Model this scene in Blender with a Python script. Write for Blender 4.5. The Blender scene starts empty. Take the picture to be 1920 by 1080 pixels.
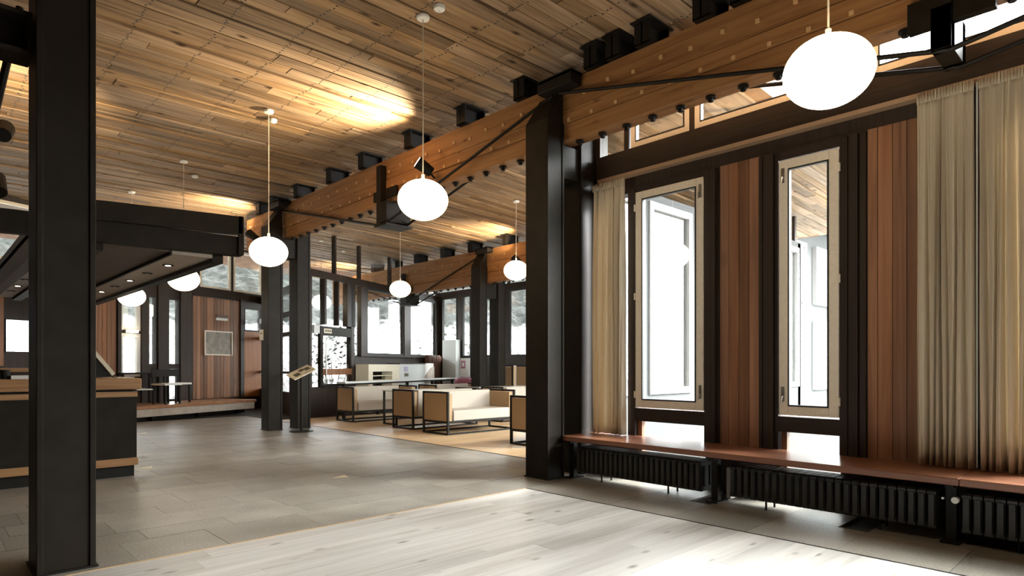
import bpy, math, random
from mathutils import Vector, Matrix
random.seed(7)
R = math.radians
C = bpy.context.scene.collection
sc = bpy.context.scene

# ------------------------------------------------------------------ camera, sky, sun, exposure
cam_d = bpy.data.cameras.new('camera'); cam = bpy.data.objects.new('camera', cam_d); C.objects.link(cam)
cam.location = (0, 0, 1.2); cam.rotation_euler = (R(90), 0, R(-43.65))
cam_d.sensor_width = 36; cam_d.lens = 36*1174/1920; cam_d.shift_y = 146/1920
cam_d.clip_start = .05; cam_d.clip_end = 300
sc.camera = cam
sc.view_settings.view_transform = 'Standard'; sc.view_settings.look = 'None'
sc.view_settings.exposure = 1.1; sc.view_settings.gamma = 1; sc.view_settings.use_curve_mapping = False
sc.cycles.use_denoising = True
sc.cycles.max_bounces = 8; sc.cycles.diffuse_bounces = 5; sc.cycles.transparent_max_bounces = 16
sc.cycles.sample_clamp_indirect = 6

w = bpy.data.worlds.new('sky'); sc.world = w; w.use_nodes = True
bg = w.node_tree.nodes['Background']
bg.inputs[0].default_value = (.97, .985, 1, 1); bg.inputs[1].default_value = 10.0

sun_d = bpy.data.lights.new('sun', 'SUN'); sun = bpy.data.objects.new('sun', sun_d); C.objects.link(sun)
sun_d.energy = 15.0; sun_d.angle = R(31); sun_d.color = (.97, .985, 1)
sun.rotation_euler = Vector((-.68, .50, -.54)).to_track_quat('-Z', 'Y').to_euler()
sun.location = (12, -6, 12)

# ------------------------------------------------------------------ materials
def nt(name):
    m = bpy.data.materials.new(name); m.use_nodes = True
    t = m.node_tree; return m, t, t.nodes, t.links, t.nodes['Principled BSDF']
def plain(name, col, rough=.5, metal=0, spec=.5, noise=0, scale=20):
    m, t, n, l, p = nt(name)
    p.inputs['Base Color'].default_value = (*col, 1); p.inputs['Roughness'].default_value = rough
    p.inputs['Metallic'].default_value = metal; p.inputs['Specular IOR Level'].default_value = spec
    if noise:
        g = n.new('ShaderNodeNewGeometry'); ns = n.new('ShaderNodeTexNoise'); ns.inputs['Scale'].default_value = scale
        ns.inputs['Detail'].default_value = 4
        r = n.new('ShaderNodeValToRGB')
        r.color_ramp.elements[0].position = .3; r.color_ramp.elements[1].position = .7
        r.color_ramp.elements[0].color = (*[c*(1-noise) for c in col], 1)
        r.color_ramp.elements[1].color = (*[min(1, c*(1+noise)) for c in col], 1)
        l.new(g.outputs['Position'], ns.inputs['Vector']); l.new(ns.outputs['Fac'], r.inputs['Fac'])
        l.new(r.outputs['Color'], p.inputs['Base Color'])
    return m
def wood(name, cols, axis, rough=.5, vary=.35, knots=.5, across=14, along=.7, spec=.3, bump=.15, hue_grey=0, knot_scale=2.2):
    """Grain runs along a world axis; each board gets its own offset and tone."""
    m, t, n, l, p = nt(name)
    g = n.new('ShaderNodeNewGeometry'); oi = n.new('ShaderNodeObjectInfo')
    add = n.new('ShaderNodeMath'); add.operation = 'ADD'
    l.new(oi.outputs['Random'], add.inputs[0]); l.new(g.outputs['Random Per Island'], add.inputs[1])
    fr = n.new('ShaderNodeMath'); fr.operation = 'FRACT'; l.new(add.outputs[0], fr.inputs[0])
    wn = n.new('ShaderNodeTexWhiteNoise'); wn.noise_dimensions = '1D'; l.new(fr.outputs[0], wn.inputs['W'])
    off = n.new('ShaderNodeVectorMath'); off.operation = 'SCALE'; off.inputs['Scale'].default_value = 40
    l.new(wn.outputs['Color'], off.inputs[0])
    ad = n.new('ShaderNodeVectorMath'); ad.operation = 'ADD'
    l.new(g.outputs['Position'], ad.inputs[0]); l.new(off.outputs[0], ad.inputs[1])
    mp = n.new('ShaderNodeMapping'); sc_ = [across]*3; sc_[axis] = along; mp.inputs['Scale'].default_value = sc_
    l.new(ad.outputs[0], mp.inputs['Vector'])
    ns = n.new('ShaderNodeTexNoise'); ns.inputs['Scale'].default_value = 1; ns.inputs['Detail'].default_value = 7
    ns.inputs['Roughness'].default_value = .62; ns.inputs['Distortion'].default_value = .6
    l.new(mp.outputs[0], ns.inputs['Vector'])
    r = n.new('ShaderNodeValToRGB'); e = r.color_ramp.elements
    e[0].position = .28; e[1].position = .75; e[0].color = (*cols[0], 1); e[1].color = (*cols[-1], 1)
    if len(cols) > 2:
        k = e.new(.5); k.color = (*cols[1], 1)
    l.new(ns.outputs['Fac'], r.inputs['Fac'])
    # tone per board
    hv = n.new('ShaderNodeMapRange'); hv.inputs['To Min'].default_value = 1-vary; hv.inputs['To Max'].default_value = 1+vary
    l.new(wn.outputs['Value'], hv.inputs['Value'])
    hs = n.new('ShaderNodeHueSaturation'); l.new(r.outputs['Color'], hs.inputs['Color']); l.new(hv.outputs[0], hs.inputs['Value'])
    sv = n.new('ShaderNodeMapRange'); sv.inputs['To Min'].default_value = 1-hue_grey; sv.inputs['To Max'].default_value = 1
    sx = n.new('ShaderNodeSeparateColor'); l.new(wn.outputs['Color'], sx.inputs[0]); l.new(sx.outputs[1], sv.inputs['Value'])
    l.new(sv.outputs[0], hs.inputs['Saturation'])
    last = hs.outputs['Color']
    if knots:
        mk = n.new('ShaderNodeMapping'); s2 = [knot_scale*2.2]*3; s2[axis] = knot_scale; mk.inputs['Scale'].default_value = s2
        l.new(ad.outputs[0], mk.inputs['Vector'])
        vo = n.new('ShaderNodeTexVoronoi'); vo.inputs['Scale'].default_value = 1; l.new(mk.outputs[0], vo.inputs['Vector'])
        rk = n.new('ShaderNodeValToRGB'); rk.color_ramp.elements[0].position = .04; rk.color_ramp.elements[1].position = .16
        rk.color_ramp.elements[0].color = (1-knots, 1-knots*1.05, 1-knots*1.1, 1); rk.color_ramp.elements[1].color = (1, 1, 1, 1)
        l.new(vo.outputs['Distance'], rk.inputs['Fac'])
        mx = n.new('ShaderNodeMix'); mx.data_type = 'RGBA'; mx.blend_type = 'MULTIPLY'; mx.inputs[0].default_value = 1
        l.new(last, mx.inputs[6]); l.new(rk.outputs['Color'], mx.inputs[7]); last = mx.outputs[2]
    l.new(last, p.inputs['Base Color'])
    p.inputs['Roughness'].default_value = rough; p.inputs['Specular IOR Level'].default_value = spec
    b = n.new('ShaderNodeBump'); b.inputs['Strength'].default_value = bump; b.inputs['Distance'].default_value = .01
    l.new(ns.outputs['Fac'], b.inputs['Height']); l.new(b.outputs[0], p.inputs['Normal'])
    return m
def emit(name, col, s):
    m, t, n, l, p = nt(name); n.remove(p)
    e = n.new('ShaderNodeEmission'); e.inputs[0].default_value = (*col, 1); e.inputs[1].default_value = s
    l.new(e.outputs[0], n['Material Output'].inputs[0]); return m
def glass(name, tint=(.96, .98, .97), refl=.06):
    m, t, n, l, p = nt(name); n.remove(p)
    a = n.new('ShaderNodeBsdfTransparent'); a.inputs[0].default_value = (*tint, 1)
    b = n.new('ShaderNodeBsdfGlossy'); b.inputs['Roughness'].default_value = .02
    lw = n.new('ShaderNodeLayerWeight'); lw.inputs[0].default_value = .25
    mr = n.new('ShaderNodeMapRange'); mr.inputs['To Min'].default_value = refl; mr.inputs['To Max'].default_value = .5
    l.new(lw.outputs['Facing'], mr.inputs['Value'])
    mx = n.new('ShaderNodeMixShader'); l.new(mr.outputs[0], mx.inputs[0]); l.new(a.outputs[0], mx.inputs[1]); l.new(b.outputs[0], mx.inputs[2])
    l.new(mx.outputs[0], n['Material Output'].inputs[0]); return m
def cloth(name, col, trans=.35):
    m, t, n, l, p = nt(name)
    p.inputs['Base Color'].default_value = (*col, 1); p.inputs['Roughness'].default_value = .9; p.inputs['Specular IOR Level'].default_value = .1
    if trans:
        tr = n.new('ShaderNodeBsdfTranslucent'); tr.inputs[0].default_value = (*col, 1)
        mx = n.new('ShaderNodeMixShader'); mx.inputs[0].default_value = trans
        l.new(p.outputs[0], mx.inputs[1]); l.new(tr.outputs[0], mx.inputs[2]); l.new(mx.outputs[0], n['Material Output'].inputs[0])
    g = n.new('ShaderNodeNewGeometry'); ns = n.new('ShaderNodeTexNoise'); ns.inputs['Scale'].default_value = 300
    l.new(g.outputs['Position'], ns.inputs['Vector'])
    b = n.new('ShaderNodeBump'); b.inputs['Strength'].default_value = .15; b.inputs['Distance'].default_value = .003
    l.new(ns.outputs['Fac'], b.inputs['Height']); l.new(b.outputs[0], p.inputs['Normal'])
    return m
def stone(name, c1, c2, rough=.45):
    m, t, n, l, p = nt(name)
    g = n.new('ShaderNodeNewGeometry'); oi = n.new('ShaderNodeObjectInfo')
    a = n.new('ShaderNodeTexNoise'); a.inputs['Scale'].default_value = 70; a.inputs['Detail'].default_value = 5
    b = n.new('ShaderNodeTexNoise'); b.inputs['Scale'].default_value = 2.5; b.inputs['Detail'].default_value = 3
    l.new(g.outputs['Position'], a.inputs['Vector']); l.new(g.outputs['Position'], b.inputs['Vector'])
    r = n.new('ShaderNodeValToRGB'); r.color_ramp.elements[0].position = .3; r.color_ramp.elements[1].position = .72
    r.color_ramp.elements[0].color = (*c1, 1); r.color_ramp.elements[1].color = (*c2, 1)
    mxf = n.new('ShaderNodeMix'); mxf.inputs[0].default_value = .35
    l.new(a.outputs['Fac'], mxf.inputs[2]); l.new(b.outputs['Fac'], mxf.inputs[3]); l.new(mxf.outputs[0], r.inputs['Fac'])
    mr = n.new('ShaderNodeMapRange'); mr.inputs['To Min'].default_value = .82; mr.inputs['To Max'].default_value = 1.15
    ad = n.new('ShaderNodeMath'); ad.operation = 'ADD'; l.new(oi.outputs['Random'], ad.inputs[0]); l.new(g.outputs['Random Per Island'], ad.inputs[1])
    fr = n.new('ShaderNodeMath'); fr.operation = 'FRACT'; l.new(ad.outputs[0], fr.inputs[0]); l.new(fr.outputs[0], mr.inputs['Value'])
    hs = n.new('ShaderNodeHueSaturation'); l.new(r.outputs['Color'], hs.inputs['Color']); l.new(mr.outputs[0], hs.inputs['Value'])
    l.new(hs.outputs[0], p.inputs['Base Color']); p.inputs['Roughness'].default_value = rough; p.inputs['Specular IOR Level'].default_value = .4
    bp = n.new('ShaderNodeBump'); bp.inputs['Strength'].default_value = .5; bp.inputs['Distance'].default_value = .006
    l.new(a.outputs['Fac'], bp.inputs['Height']); l.new(bp.outputs[0], p.inputs['Normal'])
    return m

M = {}
M['steel'] = plain('dark_steel', (.0135, .0095, .0055), .55, 0, .18, .25, 6)
M['black'] = plain('black_steel', (.009, .007, .005), .55, 0, .25)
M['iron'] = plain('radiator_paint', (.022, .020, .017), .5)
M['dark_wood'] = wood('dark_stained_wood', [(.022, .014, .010), (.045, .030, .022)], 2, .5, .15, 0, 30)
M['dark_wood_y'] = wood('dark_stained_wood_y', [(.022, .014, .010), (.042, .029, .022)], 1, .5, .15, 0, 30)
M['ceiling'] = wood('ceiling_pine', [(.095, .055, .024), (.29, .175, .085), (.44, .29, .155)], 0, .62, .30, .9, 13, .8, .25, .2, .22, 2.0)
M['glulam'] = wood('beam_larch', [(.21, .095, .034), (.34, .165, .062), (.43, .225, .09)], 1, .55, .12, .5, 16, .8, .25, .2, 0, 2.4)
M['panel'] = wood('cedar_panel', [(.14, .055, .024), (.24, .105, .047), (.33, .155, .075)], 2, .5, .38, .4, 14, .5, .3, .1, .15, 1.2)
M['orange'] = wood('orange_door_wood', [(.26, .085, .02), (.38, .14, .035)], 2, .45, .1, 0, 14)
M['oak'] = wood('pale_oak_floor', [(.345, .315, .28), (.475, .45, .415), (.55, .53, .50)], 0, .42, .13, .6, 11, .6, .35, .06, .25, 2.6)
M['oak_warm'] = wood('warm_oak_floor', [(.38, .24, .12), (.52, .35, .19), (.60, .43, .25)], 0, .45, .10, .25, 11, .6, .3, .06, .1, 2.6)
M['bench'] = wood('bench_mahogany', [(.13, .05, .026), (.21, .085, .045), (.28, .12, .065)], 1, .28, .08, .15, 22, .6, .5, .05)
M['trim_wood'] = plain('trim_wood', (.36, .24, .15), .5)
M['desk_wood'] = wood('desk_wood', [(.25, .12, .05), (.42, .24, .11)], 0, .4, .1, 0, 18)
M['platform'] = wood('platform_wood', [(.25, .12, .06), (.42, .22, .12)], 0, .35, .1, 0, 18)
M['stone'] = stone('volcanic_stone', (.13, .115, .092), (.33, .30, .255), .36)
M['grout'] = plain('grout', (.035, .03, .025), .9)
M['frame'] = plain('cream_window_paint', (.82, .74, .61), .45, 0, .4, .05, 30)
M['frame_w'] = plain('white_window_paint', (.72, .70, .66), .45)
M['gasket'] = plain('window_gasket', (.02, .02, .02), .6)
M['chrome'] = plain('handle_metal', (.45, .42, .38), .3, .9)
M['glass'] = glass('window_glass')
M['curtain'] = cloth('beige_curtain', (.68, .595, .46), .2)
M['uphol'] = cloth('sofa_fabric', (.47, .42, .355), 0)
M['tan'] = cloth('sofa_side_fabric', (.42, .29, .17), 0)
M['white'] = plain('white_paint', (.78, .77, .73), .5)
M['cream'] = plain('cream_paint', (.74, .68, .52), .5)
M['greyw'] = plain('grey_white_panel', (.60, .62, .60), .5)
M['lamp'] = emit('opal_glass_glow', (1.0, .83, .57), 8.0)
M['lamp_dim'] = emit('opal_glass_dim', (1.0, .82, .52), 1.0)
M['down'] = emit('downlight_glow', (1.0, .85, .6), 9)
M['seam'] = plain('ceiling_backing_wood', (.17, .07, .022), .7, 0, .2, .3, 5)
M['peg'] = plain('peg_wood', (.62, .38, .18), .6)
M['cord'] = plain('cream_cord', (.65, .56, .42), .6)
M['soffit'] = plain('soffit_board', (.46, .40, .34), .6, 0, .3, .1, 8)
M['soffit_dark'] = plain('soffit_panel', (.10, .075, .055), .6, 0, .3, .1, 8)
M['rust'] = plain('brown_radiator_paint', (.11, .05, .03), .5)
M['paper'] = plain('paper', (.72, .64, .48), .7)
M['print'] = plain('dark_print', (.10, .09, .05), .6)
M['poster'] = plain('poster_print', (.28, .24, .20), .25, 0, .6, .3, 7)
M['pink'] = plain('pink_print', (.45, .16, .24), .6)
M['mauve'] = plain('mauve_print', (.42, .36, .50), .6)
M['ext'] = plain('exterior_render', (.06, .062, .062), .8)
M['ext_frame'] = plain('exterior_white_paint', (.35, .35, .35), .6)
M['ext_dark'] = plain('exterior_grey_wood', (.03, .03, .029), .7)
M['ground'] = plain('terrace_gravel', (.42, .42, .41), .9, 0, .2, .3, 3)
M['rock'] = stone('bank_rock', (.03, .03, .029), (.24, .24, .235), .9)
M['leaf'] = plain('leaf_green', (.035, .042, .025), .7)
M['bark'] = plain('bark', (.04, .035, .03), .8)
M['tableglass'] = plain('pale_table_top', (.55, .55, .50), .15, 0, .6)

# ------------------------------------------------------------------ mesh helpers
WL = {}
class MB:
    def __init__(s, T=None): s.v = []; s.f = []; s.T = T
    def put(s, vs, fs):
        o = len(s.v); s.v += [Vector(s.T(*p)) if s.T else Vector(p) for p in vs]; s.f += [tuple(i+o for i in q) for q in fs]; return s
    def box(s, x0, x1, y0, y1, z0, z1):
        x0, x1 = sorted((x0, x1)); y0, y1 = sorted((y0, y1)); z0, z1 = sorted((z0, z1))
        return s.put([(x0,y0,z0),(x1,y0,z0),(x1,y1,z0),(x0,y1,z0),(x0,y0,z1),(x1,y0,z1),(x1,y1,z1),(x0,y1,z1)],
                     [(0,3,2,1),(4,5,6,7),(0,1,5,4),(1,2,6,5),(2,3,7,6),(3,0,4,7)])
    def cyl(s, a, b, r, n=10, r2=None):
        a = Vector(a); b = Vector(b); r2 = r if r2 is None else r2
        d = (b-a).normalized(); u = d.orthogonal().normalized(); w_ = d.cross(u)
        vs = []
        for p, q in ((a, r), (b, r2)):
            for k in range(n):
                t = 2*math.pi*k/n; vs.append(tuple(p+u*(q*math.cos(t))+w_*(q*math.sin(t))))
        fs = [(k, (k+1) % n, n+(k+1) % n, n+k) for k in range(n)] + [tuple(range(n))[::-1], tuple(range(n, 2*n))]
        return s.put(vs, fs)
    def lathe(s, c, prof, n=32):
        vs = []; fs = []; m = len(prof)
        for r, z in prof:
            for k in range(n):
                t = 2*math.pi*k/n; vs.append((c[0]+r*math.cos(t), c[1]+r*math.sin(t), c[2]+z))
        for i in range(m-1):
            for k in range(n): fs.append((i*n+k, i*n+(k+1) % n, (i+1)*n+(k+1) % n, (i+1)*n+k))
        fs.append(tuple(range(n))[::-1]); fs.append(tuple(range((m-1)*n, m*n)))
        return s.put(vs, fs)
    def prism(s, poly, axis, a, b):
        """poly: 2D points in the two other axes (cyclic order x,y,z without axis)."""
        n = len(poly); vs = []
        for t in (a, b):
            for p, q in poly: vs.append((t, p, q) if axis == 0 else (p, t, q) if axis == 1 else (p, q, t))
        fs = [(k, (k+1) % n, n+(k+1) % n, n+k) for k in range(n)] + [tuple(range(n))[::-1], tuple(range(n, 2*n))]
        return s.put(vs, fs)
    def build(s, name, mat, parent=None, smooth=False, bevel=0, label=None, kind=None):
        lo = Vector([min(p[i] for p in s.v) for i in range(3)]); hi = Vector([max(p[i] for p in s.v) for i in range(3)])
        org = (lo+hi)/2
        if parent is None: org.z = lo.z
        me = bpy.data.meshes.new(name); me.from_pydata([tuple(p-org) for p in s.v], [], s.f); me.update()
        import bmesh
        bm = bmesh.new(); bm.from_mesh(me); bmesh.ops.recalc_face_normals(bm, faces=bm.faces); bm.to_mesh(me); bm.free()
        me.materials.append(M[mat] if isinstance(mat, str) else mat)
        if smooth:
            for p in me.polygons: p.use_smooth = True
            me.set_sharp_from_angle(angle=R(40))
        o = bpy.data.objects.new(name, me); C.objects.link(o); WL[o.name] = org.copy()
        o.location = org - (WL[parent.name] if parent else Vector())
        o.parent = parent
        if bevel:
            b = o.modifiers.new('bevel', 'BEVEL'); b.width = bevel; b.segments = 2; b.limit_method = 'ANGLE'
        if label: o['label'] = label
        if kind: o['kind'] = kind
        return o
def thing(name, loc, label, cat, group=None):
    o = bpy.data.objects.new(name, None); C.objects.link(o); o.location = loc; o.empty_display_size = .1
    WL[o.name] = Vector(loc); return tag(o, label, cat, group)
def tag(o, label, cat, group=None):
    o['label'] = label; o['category'] = cat
    if group: o['group'] = group
    return o
def struct(o): o['kind'] = 'structure'; return o
def node(name, loc):
    o = bpy.data.objects.new(name, None); C.objects.link(o); o.location = loc; WL[o.name] = Vector(loc); return struct(o)
UNIT = {}
def piece(name, mat, parent, x0, x1, y0, y1, z0, z1, rot=None):
    """One plank, slab or board: a scaled copy of a shared unit block."""
    if (name, mat) not in UNIT:
        me = bpy.data.meshes.new(name)
        me.from_pydata([(x, y, z) for z in (-.5, .5) for x, y in ((-.5,-.5),(.5,-.5),(.5,.5),(-.5,.5))], [],
                       [(0,3,2,1),(4,5,6,7),(0,1,5,4),(1,2,6,5),(2,3,7,6),(3,0,4,7)])
        me.materials.append(M[mat]); UNIT[(name, mat)] = me
    o = bpy.data.objects.new(name, UNIT[(name, mat)]); C.objects.link(o)
    o.parent = parent; o.location = Vector(((x0+x1)/2, (y0+y1)/2, (z0+z1)/2)) - WL[parent.name]
    o.scale = (abs(x1-x0), abs(y1-y0), abs(z1-z0))
    if rot is not None: o.rotation_euler = rot
    return o

# ------------------------------------------------------------------ floor
floor = struct(MB().box(-5.2, 14, -4.8, 20, -.25, -.022).build('floor', 'grout'))
# near pale oak planks, running along X
y = 4.345
near = []
while y > -1.2:
    wv = .2; x = 4.335; first = True
    while x > -1.6:
        L = random.uniform(.6, 2.4) if first else random.choice((1.8, 2.1, 2.4)); first = False
        near.append((max(x-L, -1.6), x, y-wv)); x -= L
    y -= wv
for (x0, x1, y0) in near:
    piece('plank', 'oak', floor, x0+.0007, x1-.0007, y0+.0008, y0+.1992, -.022, -.001+random.uniform(-.0006, .0006))
# threshold strips round the oak
piece('threshold', 'oak_warm', floor, -1.6, 4.36, 4.348, 4.362, -.022, .0015)
piece('threshold', 'black', floor, 4.338, 4.35, -1.2, 4.36, -.022, .0015)
# far warm oak planks
y = 13.6; far = []
while y > 5.1:
    wv = .19; x = 5.77+0; first = True
    while x < 12.4:
        L = random.uniform(.6, 2.4) if first else 2.2; first = False
        far.append((x, min(x+L, 12.4), y-wv)); x += L
    y -= wv
far.sort(key=lambda t: t[0]+t[2]); nfar = 0
stf = MB()
for (x0, x1, y0) in far:
    if nfar < 300-len(near)-4: piece('plank', 'oak_warm', floor, x0+.0007, x1-.0007, y0+.0008, y0+.1892, -.022, 0); nfar += 1
    else: stf.box(x0+.0007, x1-.0007, y0+.0008, y0+.1892, -.022, 0)
if stf.v: stf.build('plank', 'oak_warm', floor, kind='stuff')
piece('threshold', 'black', floor, 5.735, 5.765, 5.1, 13.6, -.022, .002)
# stone slabs
slabs = []
rows = [.52, .31, .42, .36, .5, .33]
y = 4.365; k = 0
while y < 15.2:
    h = rows[k % len(rows)]; x = -2.5+random.uniform(0, .5)
    while x < 5.73:
        L = random.uniform(.5, .72) if h > .4 else random.uniform(.42, .62)
        x1 = min(x+L, 5.73)
        slabs.append((x, x1, y, min(y+h, 15.2))); x = x1
    y += h; k += 1
y = 4.36
for j in range(10):                        # strip beside the bench
    y1 = y-(.62 if j else 1.0)
    slabs.append((4.352, 4.98, y1, y)); slabs.append((4.98, 5.62, y1+.2*(j % 2), y+.2*(j % 2) if j else y)); y = y1
slabs.sort(key=lambda s: (s[0]+s[1])**2/4+(s[2]+s[3])**2/4)
st = MB(); ns_ = 0
for (x0, x1, y0, y1) in slabs:
    z1 = random.uniform(-.0015, .0006)
    if ns_ < 298: piece('stone_slab', 'stone', floor, x0+.0013, x1-.0013, y0+.0018, y1-.0018, -.022, z1); ns_ += 1
    else: st.box(x0+.002, x1-.002, y0+.002, y1-.002, -.022, z1)
if st.v: st.build('stone_slab', 'stone', floor, kind='stuff')

for x, y in ((3.35, 6.17), (1.98, 8.30), (2.95, 12.6)):  # pale triangles laid on the floor in place of glints of light
    MB().prism([(x-.11, y), (x+.04, y-.07), (x+.07, y+.09)], 2, -.01, .002).build('painted_glint', 'paper', floor)
# ------------------------------------------------------------------ ceiling
def cz(x): return 4.5 if x < 5.3 else 4.5-(x-5.3)*.041
ce = MB().prism([(-5.2, 4.535), (5.3, 4.535), (14.8, 4.535-.39), (14.8, 4.8), (-5.2, 4.8)], 1, 3.3, 21)
ce.prism([(-5.2, 4.535), (5.95, 4.535), (5.95, 4.8), (-5.2, 4.8)], 1, -4.8, 3.3)
ceiling = struct(ce.build('ceiling', 'seam'))
boards = []; y = 18.6; k = 0
while y > 2.2:
    wv = random.choice((.13, .17, .19, .20)); x = -1.6; end = 14.6 if y-wv > 3.3 else 5.9
    dz = random.choice((-.016, -.008, 0, .006, .012))
    while x < end:
        L = random.uniform(1.2, 3.4); x1 = min(x+L, end)
        if x < 5.3 < x1: x1 = 5.3
        boards.append((x, x1, y-wv, y, dz+random.uniform(-.004, .004))); x = x1
    y -= wv
def board_key(b):
    xm, ym = (b[0]+b[1])/2, (b[2]+b[3])/2
    return math.hypot(xm, ym) + (6 if xm > 5.3 else 0) + (8 if xm < -.2 else 0)
boards.sort(key=board_key)
bs = MB(); nb = 0
for (x0, x1, y0, y1, dz) in boards:
    xm = (x0+x1)/2; z = cz(xm)+dz
    if nb < 300:
        rot = (0, math.atan(.041), 0) if xm > 5.3 else None
        piece('ceiling_board', 'ceiling', ceiling, x0+.004, x1-.004, y0+.0055, y1-.0055, z, z+.05, rot); nb += 1
    else:
        za, zb = cz(x0+.001)+dz, cz(x1-.001)+dz
        bs.prism([(x0+.001, za), (x1-.001, zb), (x1-.001, zb+.035), (x0+.001, za+.035)], 1, y0+.0055, y1-.0055)
if bs.v: bs.build('ceiling_board', 'ceiling', ceiling, kind='stuff')
nl = MB()
for (x0, x1, y0, y1, dz) in boards:
    if (x0+x1)/2 > 5.3 or y1 > 13: continue
    x = math.ceil((x0-.3)/.62)*.62+.3
    while x < x1:
        for fy in (.22, .5, .78):
            nx = x+random.uniform(-.015, .015); ny = y0+(y1-y0)*fy+random.uniform(-.01, .01); z = 4.5+dz-.0012
            if x0 < nx < x1: nl.put([(nx+.012*math.cos(t*1.047), ny+.012*math.sin(t*1.047), z) for t in range(6)], [(5, 4, 3, 2, 1, 0)])
        x += .62
nl.build('nail', 'gasket', ceiling, kind='stuff')

# ------------------------------------------------------------------ right wall (faces -X at x = 5.6)
WX = 5.6; WT = .14
wr = MB()
def wbox(y0, y1, z0, z1, d=0, t=WT): wr.box(WX+d, WX+t, y0, y1, z0, z1)
# sill base below, header, transom zone
wbox(4.98, 3.93, -.02, .36); wbox(3.125, 2.40, -.02, .36); wbox(1.89, 1.2, -.02, .36); wbox(1.2, -4.8, -.02, .36); wbox(3.93, 3.125, -.02, .04); wbox(2.40, 1.89, -.02, .04)
wbox(3.99, 3.06, .62, .745); wbox(2.52, 1.87, .62, .75)            # rails between the vents and the windows
wbox(4.98, -4.8, 3.07, 3.25)                                        # header
wbox(4.05, 3.935, .36, 3.07); wbox(3.125, 2.974, .36, 3.07); wbox(2.581, 2.40, .36, 3.07); wbox(1.89, 1.685, .36, 3.07)
wbox(2.974, 2.581, .36, 3.07, .02); wbox(1.685, 1.2, .36, 3.07, .02)
wbox(1.2, .82, .36, 3.07)
for yy in (-.35, -1.75, -3.15, -4.55): wbox(yy+.03, yy-.03, .36, 3.07)
wbox(1.05, -4.8, .36, .62)
for yy in (4.98, 4.07, 3.275, 1.70, .15, -1.4, -2.95, -4.55): wbox(yy+.03, yy-.03, 3.25, 4.535)
wbox(4.98, -4.8, 4.33, 4.535)
wbox(4.98, 4.43, .36, 4.33)
wall_right = struct(wr.build('wall_right', 'dark_wood'))
# cedar boards
for a, b in ((2.974, 2.882), (2.882, 2.781), (2.781, 2.682), (2.682, 2.581)): piece('panel_board', 'panel', wall_right, WX-.006+random.uniform(-.003, .003), WX+.02, b+.0025, a-.0025, .36, 3.115)
for a, b in ((1.685, 1.611), (1.611, 1.505), (1.505, 1.406), (1.406, 1.31), (1.31, 1.215)): piece('panel_board', 'panel', wall_right, WX-.006+random.uniform(-.003, .003), WX+.02, b+.0025, a-.0025, .36, 3.115)
# posts that stand proud of the wall, and the casing round each window
for a, b, d in ((3.99, 3.935, .03), (3.125, 3.06, .03), (3.055, 3.00, .055), (2.575, 2.545, .035), (2.53, 2.44, .05), (2.43, 2.40, .03), (1.89, 1.83, .03), (1.813, 1.745, .055), (1.735, 1.69, .035)):
    piece('post', 'dark_wood', wall_right, WX-d, WX+.02, b, a, .36, 3.10)
for a, b in ((3.99, 3.06), (2.43, 1.87)): piece('header_board', 'dark_wood_y', wall_right, WX-.02, WX, b, a, 3.03, 3.12)
for a, b in ((3.99, 3.06), (2.43, 1.87)): piece('sill_rail', 'dark_wood_y', wall_right, WX-.025, WX, b, a, .615, .75)
tr = struct(MB().box(WX-.05, WX, 4.44, -4.5, 3.275, 3.53).build('trim_1', 'dark_wood_y'))
tr = struct(MB().box(WX-.085, WX, 4.40, -4.5, 3.235, 3.272).build('trim_2', 'trim_wood'))

def casement(n, a, b, z0, z1, side, open_side_hinges, fw=.08, mat='frame', x=WX, handles=True):
    """Sash in wall_right: a > b are its Y edges."""
    m = MB()
    m.box(x-.03, x+.04, a, a-fw, z0, z1).box(x-.03, x+.04, b+fw, b, z0, z1).box(x-.03, x+.04, a-fw, b+fw, z0, z0+fw).box(x-.03, x+.04, a-fw, b+fw, z1-fw, z1)
    o = struct(m.build('window_%d' % n, mat, bevel=.006))
    g = MB(); e = .012; f_ = fw
    g.box(x-.033, x+.0, a-f_, a-f_-e, z0+f_, z1-f_).box(x-.033, x, b+f_+e, b+f_, z0+f_, z1-f_).box(x-.033, x, a-f_-e, b+f_+e, z0+f_, z0+f_+e).box(x-.033, x, a-f_-e, b+f_+e, z1-f_-e, z1-f_)
    g.build('gasket', 'gasket', o)
    MB().box(x+.005, x+.013, a-f_, b+f_, z0+f_, z1-f_).build('pane', 'glass', o)
    if handles:
        hy = b+.032 if side == 'near' else a-.035
        for hz in ((z0+.12, z1-.20) if True else ()):
            h = MB().box(x-.036, x-.03, hy-.014, hy+.014, hz, hz+.13)
            ho = h.build('handle', 'chrome', o)
            MB().cyl((x-.036, hy, hz+.045), (x-.06, hy, hz+.045), .008, 8).cyl((x-.058, hy-.004, hz+.05), (x-.055, hy+.006, hz-.01), .009, 8, .006).build('lever', 'chrome', ho)
        yh = a+.004 if side == 'near' else b-.004
        for hz in (z0+.1, (z0+z1)/2, z1-.2): MB().cyl((x-.034, yh, hz), (x-.034, yh, hz+.07), .011, 8).build('hinge', mat, o)
    return o
casement(1, 3.93, 3.135, .76, 3.05, 'near', 0)
casement(2, 2.395, 1.896, .765, 3.02, 'far', 0)
# low vent windows
for n, a, b in ((3, 3.88, 3.137), (4, 2.343, 1.892)):
    o = struct(MB().box(WX+.02, WX+.08, a+.05, a, .04, .615).box(WX+.02, WX+.08, b, b-.04, .04, .615).build('window_%d' % n, 'panel'))
    MB().box(WX+.05, WX+.056, a, b, .04, .615).build('pane', 'glass', o)
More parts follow.
